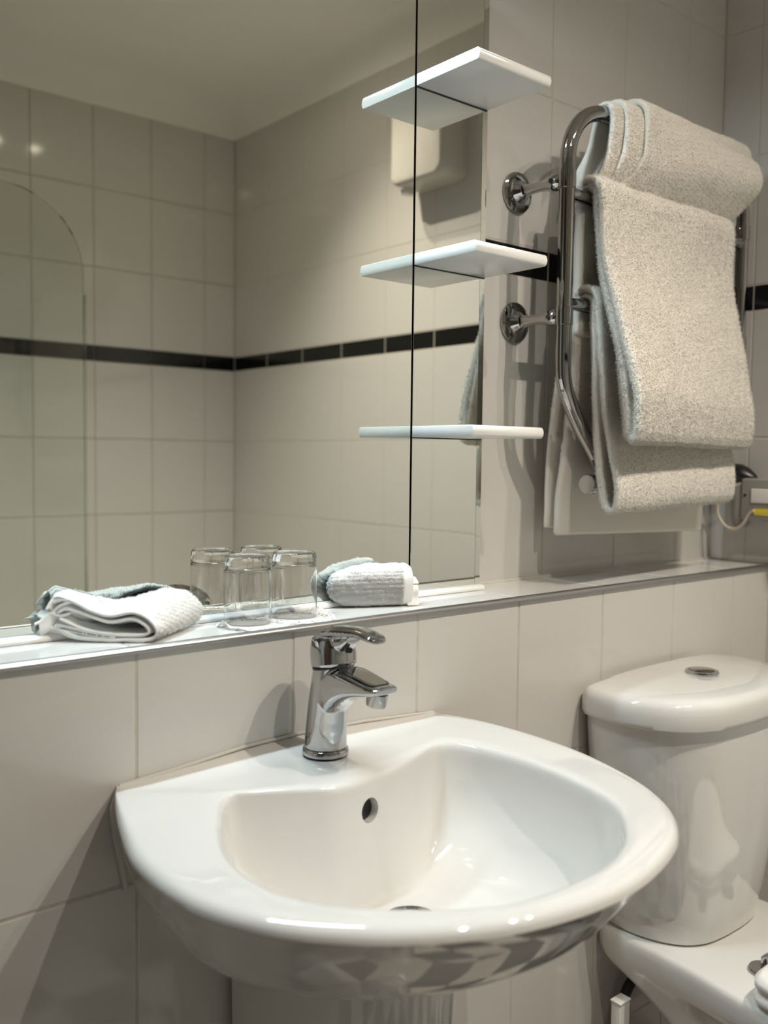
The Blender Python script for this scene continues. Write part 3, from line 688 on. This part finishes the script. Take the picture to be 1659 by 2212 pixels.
# towel over the second bar: doubled, fold at the bottom, nearest to the room
tb = thing('bath_towel', 'cream towel hanging in front from the second bar of the rail, folded at the bottom', 'towel', (1.38, RY, ZB2), 'cream towels on the towel rail')
B_ = MB()
def bpath(sh, k):
    # sh shifts the lower front back towards the wall (right-hand side)
    inner = [(.9150, .36), (.9075, .30), (.8935, .24), (.8740, .17), (.8610, .10), (.8555, .06), (.8540, .042)]
    turn = [(.8505, .0310), (.8440, .0280), (.8385, .0315), (.8365, .042)]
    outer = [(.8350, .075), (.8370, .10), (.8490, .14), (.8640, .19), (.8790, .235), (.8970, .285), (.9080, .34), (.9125, .395)]
    bk = [(.9560, .20), (.9575, .30), (.9575, .36)]
    f = lambda L: [(y+sh*min(1, max(0, (.40-z)/.30)), z+k) for y, z in L]
    o2 = [(RY-.0275, .408), (RY-.020, .4245), (RY-.004, .4325), (RY+.012, .428), (RY+.022, .415), (RY+.026, .395)]
    return bk+over(ZB2, .0185)[1:-1]+f(inner)+f(turn)+f(outer)+o2
drape(B_, bpath(-.009, 0), bpath(.028, -.003), [1.202, 1.203, 1.204, 1.198, 1.193, 1.189, 1.188, 1.190, 1.195, 1.2, 1.205], [1.575]*4+[1.572, 1.573, 1.572, 1.571, 1.572, 1.574, 1.575], .0160, 120, 22, .0024, 9.4)
obj('cloth', B_, TOWEL, tb, auto=0)
pile(tb, B_, TOWEL, 190000, .0029, .0010, lambda P: (P[:, 1] < .95))
# towel over the third bar: front doubled, long back drape near the wall with woven borders
tcw = thing('bath_towel', 'cream towel on the third bar of the rail, long hemmed tail behind near the wall', 'towel', (1.40, RY, ZB3), 'cream towels on the towel rail')
C_ = MB()
def cpath(sh, k):
    tail = [(.9895, -.1215), (.986, -.07), (.978, -.009), (.9675, .09), (.9600, .17), (.9575, .215)]
    inner = [(.9235, .20), (.9190, .14), (.9145, .0645), (.906, -.008), (.8960, -.058)]
    turn = [(.8905, -.0755), (.8805, -.0830), (.8715, -.0765), (.8685, -.060)]
    outer = [(.8715, -.03), (.8820, .01), (.8950, .07), (.9025, .13), (.9085, .19), (.9130, .225)]
    o2 = [(RY-.0265, .242), (RY-.019, .2585), (RY-.004, .265), (RY+.012, .261), (RY+.022, .249), (RY+.0265, .229)]
    f = lambda L: [(y+sh*min(1, max(0, (.24-z)/.30)), z+k) for y, z in L]
    return [(y, z-k) for y, z in tail]+over(ZB3, .0165)[1:-1]+f(inner)+f(turn)+f(outer)+o2
drape(C_, cpath(0, 0), cpath(.022, .011), [1.203]*6+[1.2]*6, [1.625, 1.62, 1.60, 1.575, 1.57, 1.57, 1.568, 1.568, 1.57, 1.572], .0125, 130, 22, .0020, 17.)
drape(C_, [(1.0085, -.113), (1.0075, -.05), (1.003, .03), (.9930, .119), (.977, .19), (.969, .225)], [(1.0085, -.113), (1.0075, -.05), (1.003, .03), (.9930, .119), (.977, .19), (.969, .225)], [1.199]*6, [1.60]*6, .008, 50, 16, .002, 5.)
obj('cloth', C_, TOWEL, tcw, auto=0)
pile(tcw, C_, TOWEL, 170000, .0025, .0010, lambda P: ((P[:, 1] < .955) & (P[:, 2] > -.10)) | ((P[:, 2] > .035) & (P[:, 1] < 1.003)))
for z0, z1 in ((-.004, .006), (.014, .020)):
    hb = MB()
    sheet(hb, [(1.2075, .9832-(z-0)*.09-.0010, z) for z in np.linspace(z0, z1, 4)], [(1.60, .9832-(z-0)*.09-.0010, z) for z in np.linspace(z0, z1, 4)], .0116, 12, .0)
    obj('border_band', hb, HEM, tcw, auto=0)

# ---------------------------------------------------------------- folded face cloths on the ledge
def lp3(P0, b, prof, sh=(0, 0), zs=1.0):
    return np.array([(P0[0]+b[0]*s+sh[0], P0[1]+b[1]*s+sh[1], LEDGE+.001+z*zs) for s, z in prof])
b1 = np.array([-.76, .65]); a1 = np.array([.796, .605])
P0 = (.4495, .9285)
fc = thing('face_cloth', 'white face cloth folded in layers with a care tag, at the left of the tumblers', 'face cloth', (.45, .965, LEDGE), 'white face cloths on the ledge')
F1 = MB()
def ext(prof, t_):      # how far the cloth runs back for each point (shorter near the mirror)
    return np.array([max(.012, min(.115, (MY-.021-(P0[1]+b1[1]*s))/.605))*t_ for s, z in prof])
def layered(mb, prof, th_, n, amp, seed, zb=1.0, up_=0.0):
    pr = catmull(np.array(prof), n); e = ext(pr, 1.0)
    Lq = lp3(P0, b1, pr)
    Rq = np.array([(p[0]+a1[0]*q, p[1]+a1[1]*q, LEDGE+.001+max(.0015, (p[2]-LEDGE-.001)*zb+up_*min(1, max(0, (p[2]-LEDGE)/.03)))) for p, q in zip(Lq, e)])
    return sheet(mb, Lq, Rq, th_, 16, amp, 30., seed, droop=.024*np.clip((pr[:, 0]-.035)/.04, 0, 1))
outer = [(.1030, .0420), (.0887, .0455), (.0752, .0405), (.0617, .0335), (.0392, .0282), (.0166, .0324), (.0010, .0275), (-.0085, .0178), (-.0105, .0100), (-.0060, .0040), (.0040, .0022), (.0243, .0022), (.0544, .0024), (.0800, .0062), (.0990, .0165)]
layered(F1, outer, .0040, 70, .0012, 2., 1.0, .012)
inner = [(.0960, .0318), (.0888, .0352), (.0753, .0325), (.0542, .0248), (.0392, .0215), (.0166, .0248), (.0036, .0195), (-.0022, .0122), (.0026, .0078), (.0242, .0072), (.0544, .0092), (.0754, .0150), (.0940, .0240)]
layered(F1, inner, .0036, 60, .001, 8., .95, .009)
layered(F1, [(.004, .0012), (.030, .0014), (.0544, .0012), (.076, .0032), (.0876, .0066), (.098, .0140), (.1070, .0150), (.1150, .0130), (.1215, .0030)], .0026, 40, .0008, 4., .9)
layered(F1, [(.085, .0440), (.096, .0385), (.104, .0300), (.112, .0250), (.118, .0265)], .0030, 24, .0012, 6., .9)
def flap(pts, b0, wd_, th_=.0028):
    pr = catmull(np.array(pts), 22)
    Lq = lp3(P0, b1, pr); Rq = Lq+np.array([.020, wd_, .004])*np.linspace(1, .35, len(pr))[:, None]
    Rq[:, 1] = np.minimum(Rq[:, 1], MY-.012); Lq[:, 1] = np.minimum(Lq[:, 1], MY-.016)
    sheet(F1, Lq, Rq, th_, 9, .001, 40., b0, droop=.014)
flap([(.084, .0300), (.094, .0275), (.103, .0300), (.112, .0290), (.120, .0230), (.127, .0205)], 3., .030)
flap([(.088, .0460), (.097, .0480), (.105, .0430), (.111, .0360)], 7., .032)
obj('cloth', F1, TERRY, fc, auto=0)
pile(fc, F1, TERRY, 60000, .0023, .0006, lambda P: ((P[:, 0]-P0[0])*b1[0]+(P[:, 1]-P0[1])*b1[1] < .100) & ((P[:, 0]-P0[0])*a1[0]+(P[:, 1]-P0[1])*a1[1] > .0035) & (P[:, 2] > LEDGE+.005), lean=(0, 0, .2), gap=.006, wl=.006)
tg = MB()
tp = [(.0975, .0142), (.082, .0112), (.062, .0070), (.044, .0046), (.034, .0040)]
sheet(tg, lp3((P0[0]-.0026, P0[1]-.0028), b1, tp), lp3((P0[0]-.0026, P0[1]-.0028), b1, [(s, z+.0052) for s, z in tp]), .0005, 4, 0)
tago = obj('care_tag', tg, TAGM, fc, auto=0); tago['label'] = 'satin care tag with a line of small black print'
ink = MB()
pr = catmull(np.array(tp), 40)
for i in range(3, 36):
    if random.random() < .82:
        s, z = pr[i]; hgt = random.uniform(.0010, .0017)
        q = lp3((P0[0]-.0032, P0[1]-.0034), b1, [(s, z+.0012), (s-.0009, z+.0012-.0002)])
        ink.add([q[0], q[1], q[1]+np.array([0, 0, hgt]), q[0]+np.array([0, 0, hgt])], [(0, 1, 2, 3)])
obj('print', ink, INK, tago, smooth=False)
# right cloth
b2 = np.array([-.915, .403]); a2 = np.array([.30, .954])
P1 = np.array([.8450, .9415])
fr = thing('face_cloth', 'white face cloth folded with its hem to the right, beside the narrow mirror', 'face cloth', (.81, .98, LEDGE), 'white face cloths on the ledge')
F2 = MB()
def cloth_pt(sx, d, z): return (P1[0]+b2[0]*sx+a2[0]*d, min(MY-.004, P1[1]+b2[1]*sx+a2[1]*d), LEDGE+.0008+z)
def bundle(mb, s_list, dep, n=44, amp=.0016, e=3.0):
    R = []
    for sx, h, dd, z0 in s_list:
        ring = []
        for k in range(n):
            a = 2*math.pi*k/n; ca, sa = math.cos(a), math.sin(a)
            d = dd*.5-dd*.5*math.copysign(abs(ca)**(2/e), ca)+(dep-dd)*.12
            z = h*.5+h*.5*math.copysign(abs(sa)**(2/e), sa)
            # the top slopes up to the back a little, the crease at the front is rounder
            z = z*(1-.10*(1-d/dep)) if sa > 0 else z
            p = Vector(cloth_pt(sx, d, z0+z)); q = 1.6*noise.noise(p*22)+noise.noise(p*45)+.5*noise.noise(p*95)
            ring.append((p.x+a2[0]*amp*q*-ca, p.y, p.z+amp*1.4*q*max(sa, 0)))
        R.append(ring)
    return mb.rings(R)
prof2 = catmull(np.array([(.0, .0580, .042, .0), (.012, .0560, .044, .0), (.028, .0535, .046, .0), (.05, .0560, .045, .0), (.070, .0545, .040, .0005), (.088, .0480, .034, .003), (.100, .0390, .028, .008), (.108, .0290, .021, .014), (.1125, .0150, .012, .021)]), 44)
bundle(F2, prof2, .046)
obj('cloth', F2, TERRY, fr, auto=0)
pile(fr, F2, TERRY, 60000, .0025, .0006, lambda P: ((P[:, 0]-P1[0])*b2[0]+(P[:, 1]-P1[1])*b2[1] > .0125) & (P[:, 2] > LEDGE+.003), lean=(0, 0, .1), wl=.006)
hb = MB()
bundle(hb, [(.0125, .0568, .0455, -.0004), (.011, .0576, .0462, -.0006), (.004, .0592, .0460, -.0006), (.0005, .0600, .0456, -.0006), (-.0004, .0594, .0450, -.0004)], .046, amp=.0006)
obj('hem_band', hb, HEMW, fr, auto=0)
# turned corner and inner folds showing past the hem
fl = MB()
def fold_strip(mb, pts, s0, s1, th_=.0032):
    pr = catmull(np.array(pts), 26)
    sheet(mb, [cloth_pt(s0(d), d, z) for d, z in pr], [cloth_pt(s1(d), d, z) for d, z in pr], th_, 6, .0004, 60.)
fold_strip(fl, [(.005, .0015), (.010, .010), (.008, .020), (.014, .027), (.028, .028), (.042, .026)], lambda d: .004, lambda d: -.007-.004*math.sin(d*120))
fold_strip(fl, [(.008, .0035), (.024, .0035), (.036, .008), (.030, .015), (.020, .018), (.024, .024), (.038, .022)], lambda d: .004, lambda d: -.011-.004*math.sin(d*90))
fold_strip(fl, [(.012, .030), (.022, .036), (.034, .034), (.043, .038)], lambda d: .004, lambda d: -.0135+.002*math.sin(d*80))
obj('inner_fold', fl, HEMW, fr, auto=0)
# ---------------------------------------------------------------- doilies and tumblers
def doily(cx, cy, z, label, lifts, R0=.0435, seed=1):
    rd = random.Random(seed); mb = MB(); n = 144; rs = [.0, .010, .020, .026, .0285, .031, .0335, .036, .0385, .041, .0435]
    V = []; F = []
    for i, r in enumerate(rs):
        for k in range(n):
            a = 2*math.pi*k/n; rr = r/.0435*R0
            if i >= len(rs)-2: rr *= 1+.030*abs(math.sin(a*12))*(1 if i == len(rs)-1 else .5)
            zz = 0
            for la, wl, h in lifts:
                d = (a-la+math.pi) % (2*math.pi)-math.pi
                zz += h*math.exp(-(d/wl)**2)*max(0, (r-.031)/.0125)**1.3
            x, y = cx+rr*math.cos(a), cy+rr*math.sin(a)
            if y > MY-.0145: y = MY-.0145
            if y < D-.004: y = D-.004
            V.append((x, y, z+zz))
    for i in range(len(rs)-1):
        for k in range(n):
            hole = False
            if i in (4, 6) and k % 4 < 2: hole = True
            if i == 5 and k % 6 in (2, 3): hole = True
            if i == 8 and k % 12 in (3, 4, 8, 9): hole = True
            if hole: continue
            a, b = i*n+k, i*n+(k+1) % n
            F.append((a, b, b+n, a+n) if i else (a, b+n, a+n))
    m2 = MB().add(V, F)
    o = obj('paper_doily', m2, PAPER, None, auto=0); md = o.modifiers.new('t', 'SOLIDIFY'); md.thickness = .0003; md.offset = 1
    return tag(o, label, 'doily', 'paper doilies under the tumblers')
doily(.5995, .9560, LEDGE+.0006, 'white paper lace doily under the left tumbler, one edge curled up', [(math.radians(186), .20, .010), (math.radians(215), .2, .003)], seed=2)
doily(.6705, .9585, LEDGE+.0011, 'white paper lace doily under the right tumbler', [(math.radians(22), .22, .009), (math.radians(-12), .3, .002)], seed=5)
def tumbler(cx, cy, label):
    z0 = LEDGE+.0017; H = .0815
    prof = [(.0278, .0004), (.02805, .0001), (.0283, 0), (.0286, .0002), (.0288, .0006), (.0288, .0010), (.0288, .0016), (.0287, .020), (.0285, .050), (.0282, .068), (.0280, .0735), (.02795, .0742), (.0278, .0752), (.0270, .0795), (.0267, .0800), (.0252, H), (.0246, H), (.0234, H-.0002), (.0200, H-.0012), (.0100, H-.0018), (.0004, H-.0020)]
    inn = [(.0004, .0670), (.0180, .0670), (.0244, .0666), (.0248, .0664), (.0266, .0640), (.0268, .0634), (.0272, .0590), (.02722, .0584), (.0275, .040), (.0278, .010), (.0278, .0014), (.0278, .0008), (.0278, .0004)]
    t = thing('tumbler', label, 'glass', (cx, cy, z0), 'upturned tumblers on the ledge')
    obj('glass', MB().lathe(prof+inn, (cx, cy, z0), n=64, cap0=False, cap1=False), GLASS, t, auto=60, recalc=False)
    return t
tumbler(.5995, .9680, 'left upturned clear glass tumbler, nearer the front edge of the ledge')
tumbler(.6705, .9715, 'right upturned clear glass tumbler, beside the hemmed face cloth')

# ---------------------------------------------------------------- hair dryer unit on the right wall
hu = thing('socket_unit', 'grey shaver socket unit with a yellow sticker on the right wall', 'socket', (XR, .885, -.10))
obj('casing', MB().box((XR-.055, .815, -.118), (XR+.001, .948, -.036), .005), GREYPL, hu)
obj('rocker_panel', MB().box((XR-.058, .825, -.083), (XR-.054, .925, -.056), .0015), PLASTIC, hu)
obj('rocker', MB().box((XR-.0605, .868, -.078), (XR-.0575, .884, -.061), .001), PLASTIC, hu)
obj('sticker', MB().box((XR-.0565, .822, -.107), (XR-.0545, .918, -.094), .0003), YELLOW, hu)
obj('indicator', MB().lathe([(.0025, 0), (.0025, .002), (.0005, .0022)], (XR-.055, .938, -.069), (-1, 0, 0), 12), BLACKPL, hu)
dr = thing('hair_dryer', 'grey hair dryer with a black nozzle held on the right wall', 'hair dryer', (XR-.03, .965, -.08))
obj('nozzle', MB().rings([[(XR-.035+r*1.0*math.cos(a), y, z+r*math.sin(a)*.9) for a in np.linspace(0, 2*math.pi, 24, endpoint=False)] for y, z, r in ((.995, -.030, .020), (.985, -.029, .024), (.960, -.030, .0235), (.945, -.0325, .019), (.930, -.037, .010), (.925, -.039, .004))]), BLACKPL, dr)
obj('handle', MB().lathe([(.012, -.133), (.0165, -.128), (.0185, -.11), (.0190, -.07), (.0200, -.045)], (XR-.032, .958, 0), (0, 0, 1), 24), GREYPL, dr)
obj('power_cord', MB().tube(catmull([(XR-.045, .930, -.040), (XR-.050, .962, -.052), (XR-.052, .992, -.075), (XR-.05, .998, -.105), (XR-.05, .985, -.128), (XR-.05, .965, -.137), (XR-.052, .945, -.128), (XR-.056, .928, -.104), (XR-.058, .917, -.098)], 50), .0032, 10), CORD, dr)
